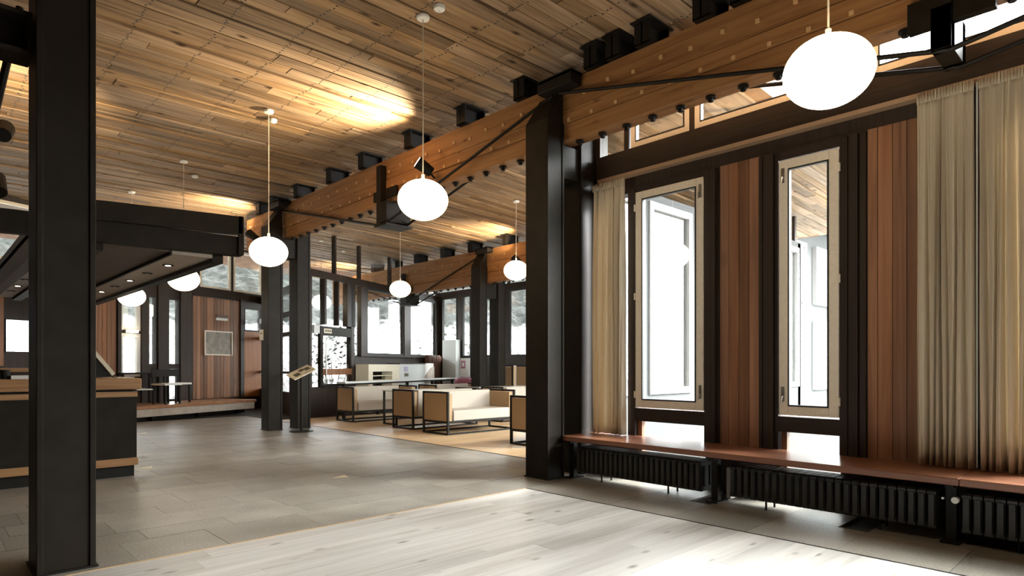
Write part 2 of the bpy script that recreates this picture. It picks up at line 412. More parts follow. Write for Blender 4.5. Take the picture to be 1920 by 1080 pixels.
# clerestory
for n, a, b, fr in ((5, 4.015, 3.30, 1), (6, 3.25, 1.73, 1), (7, 1.67, .18, 1), (8, .12, -1.37, 1), (9, -1.43, -2.92, 1)):
    casement(n, a, b, 3.545, 4.33, 'near', 0, .062, 'frame', WX+.03, False)
o = struct(MB().box(WX+.05, WX+.06, 4.43, 4.10, 3.53, 4.33).build('window_10', 'glass'))
# big panes further along (behind the curtains, towards the camera)
for n, a, b in ((11, .82, -.32), (12, -.38, -1.72), (13, -1.78, -3.12), (14, -3.18, -4.52)):
    casement(n, a, b, .62, 3.07, 'near', 0, .07, 'frame', WX+.04, False)
# end of the right wall behind the double column: return into the lounge's near wall
struct(MB().box(WX+.16, WX+.30, 4.98, 5.12, -.02, 4.5).build('trim_3', 'dark_wood'))

# ------------------------------------------------------------------ lounge near wall (y = 5.0, seen through the windows)
ln = MB()
ln.box(5.9, 12.64, 5.0, 5.12, -.02, .80).box(5.9, 12.64, 5.0, 5.12, 3.5, 3.62)
for a, b in ((5.9, 6.05), (7.2, 7.40), (8.52, 8.75), (9.9, 10.1), (11.25, 11.45), (12.5, 12.64)): ln.box(a, b, 5.0, 5.12, .80, 3.5)
wall_front = struct(ln.build('wall_lounge_near', 'ext'))
for n, (a, b) in enumerate(((6.05, 7.2), (7.40, 8.52), (8.75, 9.9), (10.1, 11.25), (11.45, 12.5))):
    m = MB(); f_ = .09
    m.box(a, a+f_, 4.97, 5.06, .80, 3.5).box(b-f_, b, 4.97, 5.06, .80, 3.5).box(a+f_, b-f_, 4.97, 5.06, .8, .8+f_).box(a+f_, b-f_, 4.97, 5.06, 3.4, 3.5)
    o = struct(m.build('window_%d' % (15+n), 'ext_frame'))
    MB().box(a+f_, b-f_, 5.02, 5.03, .89, 3.4).build('pane', 'glass', o)

# ------------------------------------------------------------------ lounge far walls
uL = (.903, .430); P0L = (6.6, 13.79)
def TL(s, n, z): return (P0L[0]+uL[0]*s-uL[1]*n, P0L[1]+uL[1]*s+uL[0]*n, z)   # n > 0 away from the room
m = MB(TL)
m.box(-.05, 1.85, 0, .12, -.02, .70)                # dado under the glazed entrance
m.box(1.85, 6.53, 0, .12, -.02, 1.47)
m.box(-.05, 6.53, 0, .12, 3.30, 3.48)
wall_ll = struct(m.build('wall_lounge_far', 'dark_wood'))
for a, b, z0 in ((-.05, .12, .70), (.585, .66, 2.2), (1.501, 1.845, 2.2), (1.12, 1.16, 2.2), (1.66, 1.80, .7), (2.10, 2.376, 1.47), (4.305, 4.646, 1.47), (6.36, 6.53, 1.47)):
    piece_ = MB(TL).box(a, b, -.03, .12, z0, 3.30).build('post', 'dark_wood', wall_ll)
MB(TL).box(2.05, 6.53, -.06, 0, 1.45, 1.50).build('sill', 'dark_wood', wall_ll)
for n, a, b, z0, z1 in ((20, 2.376, 4.305, 1.49, 3.30), (21, 4.646, 6.36, 1.49, 3.30)):
    m = MB(TL); f_ = .06
    m.box(a, a+f_, -.01, .06, z0, z1).box(b-f_, b, -.01, .06, z0, z1).box(a+f_, b-f_, -.01, .06, z0, z0+f_).box(a+f_, b-f_, -.01, .06, z1-f_, z1)
    o = struct(m.build('window_%d' % n, 'ext_dark')); MB(TL).box(a+f_, b-f_, .02, .03, z0+f_, z1-f_).build('pane', 'glass', o)
for n, a, b in ((22, .12, .585), (23, .66, 1.12), (24, 1.16, 1.50), (25, 1.80, 2.10)):
    o = struct(MB(TL).box(a, b, .03, .04, 2.2 if n < 25 else 1.47, 3.3).build('window_%d' % n, 'glass'))
# clerestory over the lounge wall
m = MB(TL)
for a in (0, 1.05, 2.1, 3.6, 5.1, 6.5): m.box(a-.03, a+.03, 0, .1, 3.48, 4.45)
struct(m.build('trim_4', 'dark_wood'))
o = struct(MB(TL).box(-.02, 6.5, .05, .06, 3.48, 4.45).build('window_26', 'glass'))
# entrance door
m = MB(TL); m.box(.40, .50, -.05, .03, .70, 2.15).box(1.60, 1.66, -.05, .03, .70, 2.15).box(.50, 1.60, -.05, .03, 1.93, 2.15).box(.50, 1.60, -.05, .03, .68, .76)
door = struct(m.build('door_1', 'steel'))
MB(TL).box(.50, 1.60, -.02, -.01, .76, 1.93).build('pane', 'glass', door)
MB(TL).box(.48, 1.62, -.07, -.03, .98, 1.13).build('push_rail', 'panel', door)
MB(TL).box(.53, .82, -.056, -.05, 1.99, 2.10).build('sign_plate', 'paper', door)
MB(TL).box(.16, .36, -.06, .0, 1.97, 2.16).build('clock_plate', 'greyw', door)
MB(TL).cyl((.56, -.09, .85), (.56, -.09, 1.8), .018, 8).build('pull_bar', 'chrome', door)
for k in range(3): MB(TL).box(.57+.08*k, .63+.08*k, -.0575, -.056, 2.02, 2.07).build('letter', 'print', door)
# right lounge wall x = 12.5
m = MB(); X1 = 12.5
m.box(X1, X1+.12, 5.0, 16.75, -.02, 1.47).box(X1, X1+.12, 5.0, 16.75, 3.42, 3.60)
for a, b in ((16.45, 16.75), (15.40, 15.62), (14.75, 14.95), (13.25, 13.6), (11.6, 11.8), (10.2, 10.4), (8.8, 9.0), (7.4, 7.6), (5.0, 5.4)): m.box(X1, X1+.12, a, b, 1.47, 3.42)
wall_lr = struct(m.build('wall_lounge_right', 'dark_wood'))
for n, (a, b) in enumerate(((15.62, 16.45), (14.95, 15.40), (13.6, 14.75), (11.8, 13.25), (10.4, 11.6), (9.0, 10.2), (7.6, 8.8), (5.4, 7.4))):
    m = MB(); f_ = .06
    m.box(X1-.01, X1+.06, a, a+f_, 1.47, 3.42).box(X1-.01, X1+.06, b-f_, b, 1.47, 3.42).box(X1-.01, X1+.06, a+f_, b-f_, 1.47, 1.53).box(X1-.01, X1+.06, a+f_, b-f_, 3.36, 3.42)
    o = struct(m.build('window_%d' % (27+n), 'ext_dark')); MB().box(X1+.02, X1+.03, a+f_, b-f_, 1.53, 3.36).build('pane', 'glass', o)
m = MB()
for a in (16.7, 14.85, 13.3, 11.7, 10.3, 8.9, 7.5, 5.1): m.box(X1+.02, X1+.1, a-.03, a+.03, 3.60, 4.15)
struct(m.build('trim_5', 'dark_wood'))
struct(MB().box(X1+.05, X1+.06, 5.1, 16.7, 3.60, 4.12).build('window_35', 'glass'))

# ------------------------------------------------------------------ back wall (behind desk and platform)
uB = (.9135, .4067); P0B = (2.9, 16.25)
def TB(s, n, z): return (P0B[0]+uB[0]*s-uB[1]*n, P0B[1]+uB[1]*s+uB[0]*n, z)
m = MB(TB)
m.box(-9, -1.80, 0, .14, -.02, 3.25)
m.box(-1.80, -.55, 0, .14, -.02, 1.46); m.box(-1.80, -.55, 0, .14, 2.12, 3.25)
m.box(-.55, .50, 0, .14, -.02, 3.25)
m.box(.50, 1.01, 0, .14, -.02, .95); m.box(.50, 1.01, 0, .14, 1.95, 2.02); m.box(.50, 1.01, 0, .14, 2.75, 3.25)
m.box(1.01, 1.22, 0, .14, -.02, 3.25)
m.box(1.22, 1.43, 0, .14, -.02, 1.23); m.box(1.22, 1.43, 0, .14, 2.86, 3.25)
m.box(1.43, 1.75, 0, .14, -.02, 3.25)
m.box(1.75, 2.06, 0, .14, -.02, .36); m.box(1.75, 2.06, 0, .14, 1.14, 1.23); m.box(1.75, 2.06, 0, .14, 2.85, 3.25)
m.box(2.06, 2.395, 0, .14, -.02, 3.25)
m.box(2.395, 2.45, .02, .14, -.02, .42); m.box(2.395, 2.45, .02, .14, 1.05, 1.16); m.box(2.395, 2.45, .02, .14, 2.9, 3.25)
m.box(2.45, 4.17, 0, .14, -.02, 3.25)
m.box(4.17, 4.80, 0, .14, -.02, 2.20); m.box(4.17, 4.80, 0, .14, 2.82, 3.25)
m.box(4.80, 4.86, 0, .14, -.02, 3.25)
wall_back = struct(m.build('wall_back', 'dark_wood'))
def bboards(a, b, z0, z1, wd=.11):
    n = max(1, round((b-a)/wd)); wd = (b-a)/n
    for k in range(n): MB(TB).box(a+wd*k+.003, a+wd*(k+1)-.003, -.02+random.uniform(-.003, .003), 0, z0, z1).build('panel_board', 'panel', wall_back)
bboards(-.55, .42, .33, 3.2); bboards(2.46, 3.98, .34, 3.0); bboards(-3.2, -1.82, 1.2, 2.9, .17)
MB(TB).box(2.40, 4.86, -.05, 0, 3.05, 3.25).build('header_board', 'dark_wood', wall_back)
for a, b in ((.44, .52), (1.02, 1.21), (1.45, 1.74), (2.07, 2.39), (3.99, 4.12)): MB(TB).box(a, b, -.06, 0, .33, 3.25).build('post', 'dark_wood', wall_back)
nw = 36
for a, b, z0, z1, fr in ((-1.80, -.55, 1.46, 2.12, 0), (.50, 1.01, .95, 1.95, 1), (.50, 1.01, 2.02, 2.75, 1), (1.22, 1.43, 1.23, 2.86, 0), (1.75, 2.06, 1.23, 2.85, 0), (1.75, 2.06, .36, 1.14, 0), (2.395, 2.45, .42, 2.9, 0), (4.17, 4.80, 2.20, 2.82, 0)):
    f_ = .085 if fr else .02
    m = MB(TB); m.box(a, a+f_, -.02, .05, z0, z1).box(b-f_, b, -.02, .05, z0, z1).box(a+f_, b-f_, -.02, .05, z0, z0+f_).box(a+f_, b-f_, -.02, .05, z1-f_, z1)
    o = struct(m.build('window_%d' % nw, 'frame_w' if fr else 'ext_dark')); nw += 1
    if b-a > .07: MB(TB).box(a+f_, b-f_, .02, .03, z0+f_, z1-f_).build('pane', 'glass', o)
# clerestory of the back wall, pale frames
for a, b in ((-8.0, -6.2), (-6.1, -4.3), (-4.2, -2.4), (-2.3, -1.3), (-1.2, .1), (.2, 1.4), (1.5, 2.6), (2.69, 3.70), (3.79, 4.84)):
    f_ = .06; m = MB(TB); m.box(a, a+f_, 0, .06, 3.25, 4.4).box(b-f_, b, 0, .06, 3.25, 4.4).box(a+f_, b-f_, 0, .06, 3.25, 3.25+f_).box(a+f_, b-f_, 0, .06, 4.34, 4.4)
    o = struct(m.build('window_%d' % nw, 'frame')); nw += 1
    MB(TB).box(a+f_, b-f_, .02, .03, 3.25+f_, 4.34).build('pane', 'glass', o)
m = MB(TB); m.box(-9, 4.86, 0, .12, 4.40, 4.54)
for s_ in (-6.15, -4.25, -2.35, -1.25, .15, 1.45, 2.645, 3.745): m.box(s_-.04, s_+.04, 0, .1, 3.25, 4.4)
struct(m.build('trim_6', 'dark_wood'))
# orange timber door
m = MB(TB); m.box(4.12, 4.79, -.04, 0, .33, 2.17)
d2 = struct(m.build('door_2', 'orange')); MB(TB).cyl((4.70, -.04, 1.0), (4.70, -.09, 1.0), .02, 8).build('knob', 'chrome', d2)
# glazed return wall between the back wall and the lounge wall
q0 = Vector(TB(4.86, .07, 0)); q1 = Vector(TL(-.02, .06, 0)); qd = (q1-q0); qL = qd.length; qd /= qL
def TQ(s, n, z): return (q0.x+qd.x*s-qd.y*n, q0.y+qd.y*s+qd.x*n, z)
m = MB(TQ)
m.box(0, qL, -.06, .06, -.02, .55).box(0, qL, -.04, .04, 1.0, 1.06).box(0, qL, -.05, .05, 1.95, 2.05).box(0, qL, -.05, .05, 2.42, 2.56).box(0, qL, -.05, .05, 3.0, 3.2).box(0, qL, -.05, .05, 4.40, 4.53)
for k in range(5): m.box(max(0, qL*k/4-.05), min(qL, qL*k/4+.05), -.055, .055, .55, 4.40)
wall_ret = struct(m.build('wall_return', 'dark_wood'))
for z0, z1 in ((.55, 1.0), (1.06, 1.95), (2.05, 2.42), (2.56, 3.0), (3.2, 4.4)): MB(TQ).box(0, qL, -.004, .004, z0, z1).build('pane', 'glass', wall_ret)
# remaining shell
struct(MB().box(-5.3, -5.2, -4.8, 14, -.02, 4.6).build('wall_left', 'dark_wood'))
struct(MB().box(-5.3, 5.75, -4.9, -4.8, -.02, 4.6).build('wall_front', 'dark_wood'))

# ------------------------------------------------------------------ columns
def column(name, x0, x1, y0, y1, top, label, cut=None, lips=True):
    """Boxed steel column with raised edge flanges; cut = (side, low, high): bevelled head."""
    zc = top
    root = thing(name, ((x0+x1)/2, (y0+y1)/2, 0), label, 'column', 'steel columns of the hall')
    if cut:
        lo_, hi_ = cut
        MB().prism([(x0, 0), (x1, 0), (x1, hi_), (x1-.04, hi_), (x0, lo_)], 1, y0, y1).build('shaft', 'steel', root, bevel=.008)
    else:
        MB().box(x0, x1, y0, y1, 0, zc).build('shaft', 'steel', root, bevel=.008)
    if lips:
        m = MB()
        for (xa, xb) in ((x0, x0+.03), (x1-.03, x1)): m.box(xa, xb, y0-.012, y0, 0, (cut[0] if cut else zc)-.002)
        m.build('flange', 'steel', root, bevel=.003)
    MB().box(x0-.012, x1+.012, y0-.02, y1+.012, 0, .012).build('base_plate', 'black', root)
    return root
column('steel_column', .50, .785, 4.44, 4.78, 4.49, 'dark steel column in the left foreground, nearest the camera')
column('steel_column', 4.80, 5.06, 4.50, 4.82, 4.13, 'dark column with slanted head standing in front of the nearer timber beam, beside the bench end', (3.81, 4.13))
column('steel_column', 5.34, 5.60, 4.50, 4.82, 4.26, 'rear twin of the bench-end column, next to the narrow curtain', None)
column('steel_column', 4.715, 4.98, 11.45, 11.78, 4.13, 'slim dark column behind the lectern carrying a small white notice', (3.81, 4.13))
column('steel_column', 5.27, 5.53, 11.45, 11.78, 4.26, 'dark column right behind the lectern stand, rear one of its pair', None)
column('steel_column', 9.80, 10.04, 11.4, 11.72, 3.95, 'column with slanted head among the lounge sofas, front one of its pair', (3.6, 3.95))
column('steel_column', 10.40, 10.64, 11.4, 11.72, 4.0, 'column among the lounge sofas, rear one of its pair', None)
# blocks between the twin columns that carry the beams
for x0, y0, z0, z1, lab in ((4.88, 4.24, 4.13, 4.262, 'steel saddle over the timber beam at the bench-end column head'), (4.82, 11.24, 4.13, 4.262, 'steel saddle over the timber beam above the lectern columns'), (9.88, 11.2, 3.92, 4.045, 'steel saddle over the far lounge beam')):
    r_ = thing('beam_saddle', (x0+.2, y0+.25, z0), lab, 'bracket')
    MB().box(x0, x0+.17, y0, y0+.48, z0, z1).build('side_plate', 'black', r_, bevel=.006)
    MB().box(x0, x0+.42, y0, y0+.48, z1-.03, z1+.005).build('top_plate', 'black', r_)

# ------------------------------------------------------------------ glulam beams
def beam(x0, x1, y0, y1, z0, z1, label, splits, pegs, bolts, brk, ctop):
    r_ = thing('timber_beam', ((x0+x1)/2, (y0+y1)/2, z0), label, 'beam')
    zz = [z0]+splits+[z1]
    for a, b in zip(zz, zz[1:]):
        MB().box(x0+random.uniform(-.006, .006), x1, y0, y1, a+.004, b-.004).build('beam_plank', 'glulam', r_, bevel=.004)
    for (y, z) in pegs:
        piece('peg', 'peg', r_, x0-.014, x0+.01, y-.017, y+.017, z-.017, z+.017)
    bm_ = None
    for y in bolts:
        if bm_ is None:
            bm_ = MB().cyl(((x0+x1)/2, y, z0), ((x0+x1)/2, y, z0-.02), .045, 10).cyl(((x0+x1)/2, y, z0-.02), ((x0+x1)/2, y, z0-.05), .026, 6).build('bolt', 'black', r_); yb = y
        else:
            o = bm_.copy(); C.objects.link(o); o.parent = r_; o.location = bm_.location + Vector((0, y-yb, 0))
    bk = None
    for y in brk:
        if bk is None:
            m = MB(); zt = ctop
            m.box(x0-.06, x0-.045, y, y+.17, z1, zt).box(x1+.045, x1+.06, y, y+.17, z1, zt).box(x0-.06, x1+.06, y+.08, y+.095, z1, zt).box(x0-.09, x1+.09, y-.03, y+.20, zt-.012, zt).box(x0-.06, x1+.06, y, y+.17, z1, z1+.012)
            bk = m.build('purlin_bracket', 'black', r_); y_b = y
        else:
            o = bk.copy(); C.objects.link(o); o.parent = r_; o.location = bk.location + Vector((0, y-y_b, 0))
    return r_
pg = []
for k in range(52):
    y = 13.2-k*.31
    pg.append((y, 4.06 if k % 2 else 4.09)); pg.append((y-.1, 3.83))
br1 = [y for y in (12.6, 11.95, 10.85, 9.60, 8.55, 7.28, 6.10, 5.05)]+[4.0, 3.72, 3.37, 2.75, 2.4, 1.2, .0]
beam1 = beam(5.06, 5.28, -4.5, 13.4, 3.62, 4.26, 'long orange timber beam with pegs and hanging bolts crossing the hall', [3.80, 3.95], pg,
     [4.36-.305*k for k in range(-28, 24)], br1, 4.488)
br2 = [16.5, 15.5, 14.25, 13.05, 11.92, 10.65, 9.4, 8.1]
beam2 = beam(10.06, 10.30, 5.4, 19.2, 3.22, 4.04, 'far orange timber beam over the lounge sofas, in front of the big windows', [3.46, 3.72],
     [(18.8-.4*k, 3.80 if k % 2 else 3.84) for k in range(30)], [19-.31*k for k in range(40)], br2, 4.275)

# ------------------------------------------------------------------ trussing of the beams: king posts and tie rods
def truss(bm, x0, x1, yk, zb, zt, ya, yb, ztop, zbeam, by=(-.17, -.02), shoe=True):
    m = MB(); m.box(x0-.10, x0-.005, yk-.02, yk+.10, zb, zt).box(x1+.005, x1+.10, yk-.02, yk+.10, zb, zt).box(x0-.10, x1+.10, yk+by[0], yk+by[1], zb+(.03 if shoe else 0), zbeam-.01)
    kp = m.build('king_post', 'steel', bm, bevel=.004); kp['label'] = 'dark steel king post hanging on the beam'
    if shoe: MB().box(x0-.12, x1+.12, yk-.20, yk+.13, zb-.025, zb).build('shoe', 'steel', kp)
    (MB().box(x0-.08, x0-.006, yk-.25, yk+.24, zbeam-.12, zbeam+.08) if not shoe else MB().box(x0-.04, x0-.006, yk-.34, yk+.28, zbeam+.05, zbeam+.19)).build('cross_plate', 'steel', kp)
    for dx in (x0-.06, x1+.06):
        for y_ in (ya, yb): MB().cyl((dx, y_, ztop), (dx, yk, zb-.01), .018, 8).build('tie_rod', 'black', bm, label='dark steel tie rod')
for bm_, x0, x1, y0, z0, z1 in ((beam1, 5.065, 5.335, 4.53, 3.24, 3.60), (beam1, 4.985, 5.265, 11.5, 3.24, 3.60), (beam2, 10.045, 10.395, 11.45, 2.85, 3.2)): MB().box(x0, x1, y0, y0+.24, z0, z1).build('bearing_block', 'steel', bm_, bevel=.004)
truss(beam1, 5.06, 5.28, 8.02, 3.28, 4.16, 4.6, 11.5, 4.12, 3.62)
truss(beam1, 5.06, 5.28, 1.01, 3.32, 4.22, -4.0, 4.5, 4.12, 3.62, (-.02, .10), False)
truss(beam2, 10.06, 10.30, 14.9, 2.93, 3.8, 11.5, 18.6, 3.92, 3.22)

# ------------------------------------------------------------------ steel arm at the near left column
r_ = thing('steel_arm', (-.4, 4.6, 2.98), 'dark steel channel arm reaching in from the left to the foreground column', 'beam')
MB().box(-2.5, .47, 4.62, 4.70, 3.0, 3.22).build('web', 'steel', r_)
MB().box(-2.5, .49, 4.50, 4.70, 3.20, 3.225).build('flange', 'steel', r_); MB().box(-2.5, .49, 4.50, 4.70, 2.98, 3.005).build('flange', 'steel', r_)
MB().box(.47, .49, 4.50, 4.70, 3.0, 3.2).build('end_plate', 'steel', r_)
tag(MB().cyl((.36, 5.2, 2.75), (.50, 5.2, 3.55), .022, 8).build('brace_rod', 'black'), 'slanting dark rod left of the foreground column', 'rod')

# ------------------------------------------------------------------ reception canopy with downlights
r_ = thing('desk_canopy', (1.2, 9.5, 2.45), 'low dark canopy with fascia beams and downlights over the reception desk', 'canopy')
def sloped(x0, x1, zl0, zl1, zr0, zr1, ya, yb):
    return MB().prism([(x0, zl0), (x1, zr0), (x1, zr1), (x0, zl1)], 1, ya, yb)
sloped(1.02, 2.79, 2.668, 2.872, 2.745, 2.952, 7.50, 7.62).build('upper_fascia', 'steel', r_, bevel=.005)
sloped(-3.0, 2.80, 2.40, 2.62, 2.495, 2.72, 7.54, 7.66).build('lower_fascia', 'steel', r_, bevel=.005)
MB().box(2.74, 2.80, 7.5, 7.52, 2.50, 2.95).build('end_plate', 'steel', r_)
MB().box(.90, 1.03, 7.66, 14.6, 2.38, 2.75).build('edge_beam', 'soffit_dark', r_)
MB().box(1.03, 1.29, 7.66, 14.6, 2.45, 2.50).build('soffit_strip', 'soffit', r_)
MB().box(1.29, 1.42, 7.66, 14.6, 2.40, 2.60).build('edge_beam', 'steel', r_)
MB().box(1.42, 2.05, 7.66, 14.6, 2.47, 2.52).build('soffit_panel', 'soffit_dark', r_)
MB().box(2.05, 2.075, 7.66, 14.6, 2.435, 2.5).build('joint_strip', 'black', r_)
MB().box(2.075, 2.50, 7.66, 14.6, 2.45, 2.50).build('soffit_strip', 'soffit', r_)
MB().box(2.50, 2.62, 7.66, 14.6, 2.40, 2.60).build('edge_beam', 'steel', r_)
MB().box(.90, 2.62, 7.66, 14.6, 2.60, 2.66).build('deck', 'black', r_)
for k in range(6):
    for x in (2.27, 1.16):
        y = 8.55+k*.95
        d = MB().lathe((x, y, 2.441), [(.062, 0), (.062, .009)], 20).build('downlight', 'black', r_)
        MB().lathe((x, y, 2.4385), [(.022 if k % 2 else .034, 0), (.02, .002)], 14).build('bulb', 'down' if k % 2 == 0 else 'greyw', d)

# ------------------------------------------------------------------ reception desk and what stands on it
r_ = thing('reception_desk', (.3, 8.2, 0), 'dark reception desk with a timber top and rails, left of the hall', 'desk')
MB().box(-3.0, 1.74, 7.82, 8.9, 0, .12).build('plinth', 'black', r_)
MB().box(-3.0, 1.76, 7.80, 8.9, .20, .865).build('front_panel', 'steel', r_)
MB().box(-3.0, 1.77, 7.78, 8.92, .12, .20).build('lower_rail', 'desk_wood', r_)
MB().box(-3.0, 1.765, 7.785, 8.9, .865, .92).build('upper_rail', 'desk_wood', r_)
MB().box(-3.0, 1.74, 7.84, 8.9, .92, .945).build('shadow_gap', 'black', r_)
MB().box(-3.0, 1.80, 7.76, 8.95, .945, 1.065).build('counter_top', 'desk_wood', r_, bevel=.01)
MB().box(1.77, 1.93, 7.85, 8.3, .93, .94).build('side_shelf', 'tableglass', r_); MB().box(1.77, 1.90, 7.85, 8.1, .16, .17).build('side_ledge', 'tableglass', r_)
r_ = thing('display_easel', (1.33, 8.1, 1.065), 'tilted pale display board on a dark easel at the desk end', 'stand')
MB().prism([(1.27, 1.49), (1.30, 1.515), (1.59, 1.115), (1.56, 1.09)], 1, 7.95, 8.25).build('board', 'paper', r_)
MB().prism([(1.29, 1.44), (1.55, 1.08), (1.25, 1.066)], 1, 7.97, 8.23).build('prop', 'black', r_)
tag(MB().box(1.60, 1.76, 7.9, 8.2, 1.066, 1.075).build('brochure', 'paper'), 'loose pale brochure lying on the desk end', 'paper')
r_ = thing('pen_holder', (.66, 8.1, 1.065), 'small black pen holder on the desk, left of the foreground column', 'holder')
MB().cyl((.66, 8.1, 1.066), (.66, 8.1, 1.16), .04, 12).build('cup', 'black', r_); MB().cyl((.63, 8.1, 1.10), (.60, 8.1, 1.24), .006, 6).build('pen', 'black', r_)
tag(MB().box(.70, .98, 8.0, 8.4, 1.066, 1.10).build('paper_tray', 'white'), 'white paper tray on the desk behind the foreground column', 'tray')
r_ = thing('back_counter', (-.6, 10.6, 0), 'dark low counter with a timber top behind the reception desk', 'counter')
MB().box(-2.8, 1.5, 10.4, 11.0, 0, 1.12).build('body', 'dark_wood', r_); MB().box(-2.82, 1.52, 10.38, 11.02, 1.12, 1.17).build('counter_top', 'desk_wood', r_)

# ------------------------------------------------------------------ bench along the right wall, with radiators
r_ = thing('wall_bench', (5.28, 1.9, 0), 'long reddish timber bench running along the window wall above the radiators', 'bench')
MB().prism([(4.98, .955), (5.585, .955), (5.585, 4.49), (5.05, 4.49), (5.0, 4.46), (4.98, 4.40)], 2, .405, .456).build('bench_plank', 'bench', r_, bevel=.006)
MB().box(4.98, 5.585, -4.6, .952, .405, .456).build('bench_plank', 'bench', r_, bevel=.006)
for y in (4.42, 2.76, 1.02, -.75, -2.5):
    l_ = MB().box(5.10, 5.16, y-.03, y+.03, .012, .405).build('leg', 'black', r_)
    MB().box(5.04, 5.24, y-.055, y+.055, 0, .013).build('foot_plate', 'black', l_)
    MB().box(5.05, 5.55, y-.025, y+.025, .375, .405).build('bracket', 'black', l_)
sec = bpy.data.meshes.new('section')
def radiator(y0, n, label, pitch=.0605):
    r_ = thing('radiator', (5.2, y0-n*pitch/2, 0), label, 'radiator', 'cast iron radiators under the bench')
    first = None
    for k in range(n):
        y = y0-pitch*(k+.5)
        if first is None:
            m = MB()
            for x in (5.10, 5.20, 5.30):
                m.prism([(x-.036, y-.016), (x-.02, y-.024), (x+.02, y-.024), (x+.036, y-.016), (x+.036, y+.016), (x+.02, y+.024), (x-.02, y+.024), (x-.036, y+.016)], 2, .10, .315)
            for z0, z1 in ((.075, .115), (.30, .345)):
                m.prism([(5.075, z0+.012), (5.09, z0), (5.31, z0), (5.325, z0+.012), (5.325, z1-.012), (5.31, z1), (5.09, z1), (5.075, z1-.012)], 1, y-.026, y+.026)
            first = m.build('section', 'iron', r_); yf = y
        else:
            o = first.copy(); C.objects.link(o); o.parent = r_; o.location = first.location + Vector((0, y-yf, 0))
    for z in (.095, .32): MB().cyl((5.2, y0-.03, z), (5.2, y0-n*pitch+.03, z), .018, 8).build('pipe', 'iron', r_)
    for k in (5, n-6): 
        y = y0-pitch*k
        for x in (5.12, 5.28): MB().cyl((x, y, 0), (x, y, .08), .009, 8).build('foot', 'black', r_)
    return r_
radiator(4.33, 24, 'black column radiator under the bench beside the double column, farthest of the three')
rb = radiator(2.61, 25, 'black column radiator under the middle of the bench')
MB().cyl((5.12, 1.06, .30), (5.06, 1.06, .30), .008, 8).build('valve_stem', 'chrome', rb)
rc = radiator(.96, 26, 'black column radiator under the bench at the right picture edge, nearest')
MB().cyl((5.03, .985, .30), (5.07, .985, .30), .022, 14).build('valve_knob', 'white', rc)
tag(MB().box(5.20, 5.28, 2.66, 2.70, .03, .30).build('pipe_cover', 'white'), 'pale pipe cover between the first two radiators', 'cover')

# ------------------------------------------------------------------ curtains
def curtain(y0, y1, x, z0, z1, folds, amp, label, seed):
    rnd = random.Random(seed); n = folds*10; m = 26
    r_ = thing('curtain', (x, (y0+y1)/2, z0), label, 'curtain')
    wds = [rnd.uniform(.6, 1.5) for _ in range(folds)]; tot = sum(wds); amps = [rnd.uniform(.6, 1.3) for _ in range(folds)]
    ph = []
    for k in range(folds):
        for q in range(10): ph.append((k+q/10, (sum(wds[:k])+wds[k]*q/10)/tot, amps[k]))
    ph.append((folds, 1, amps[-1]))
    vs, fs = [], []
    for j in range(m+1):
        v = j/m; z = z1+(z0-z1)*v
        a = amp*(.35+.65*min(1, v*3.0))
        for (p, u, ak) in ph:
            hem = .012*math.sin(p*9+v*2)*(1-min(1, v*12))
            yy = y0+(y1-y0)*u + .012*math.sin(p*2.2+v*3.1)*v
            xx = x + a*ak*math.cos(2*math.pi*p) + .35*a*math.sin(2*math.pi*p*2+1.3*v) + .006*math.sin(v*5+p)
            vs.append((xx, yy, z+(hem if j == 0 else 0)))
    w_ = len(ph)
    for j in range(m):
        for i in range(w_-1): fs.append((j*w_+i, j*w_+i+1, (j+1)*w_+i+1, (j+1)*w_+i))
    mb = MB(); mb.put(vs, fs); o = mb.build('drape', 'curtain', r_, smooth=True)
    s = o.modifiers.new('thick', 'SOLIDIFY'); s.thickness = .004
    # gathered heading tape
    hv, hf = [], []
    nn = folds*26
    for j, z in enumerate((z1+.005, z1-.035, z1-.07)):
        for i in range(nn+1):
            u = i/nn; hv.append((x-.01+.012*math.cos(2*math.pi*u*folds*2.6)+.006*math.sin(i*1.7), y0+(y1-y0)*u, z+(.008*math.sin(i*2.3) if j == 0 else 0)))
    for j in range(2):
        for i in range(nn): hf.append((j*(nn+1)+i, j*(nn+1)+i+1, (j+1)*(nn+1)+i+1, (j+1)*(nn+1)+i))
    mb = MB(); mb.put(hv, hf); o = mb.build('heading', 'curtain', r_, smooth=True)
    s = o.modifiers.new('thick', 'SOLIDIFY'); s.thickness = .004
    return r_
curtain(4.43, 4.01, 5.48, .462, 3.20, 6, .035, 'narrow beige curtain between the double column and the first window', 1)
curtain(1.31, .96, 5.47, .462, 3.235, 7, .035, 'beige pleated curtain right of the cedar boards, left one of the pair', 2)
curtain(.93, .60, 5.47, .462, 3.235, 7, .038, 'beige pleated curtain at the right picture edge', 3)
tag(MB().cyl((5.50, .945, .47), (5.50, .945, 3.23), .006, 8).build('curtain_wand', 'greyw'), 'thin pale draw rod hanging between the two right-hand curtains', 'rod')

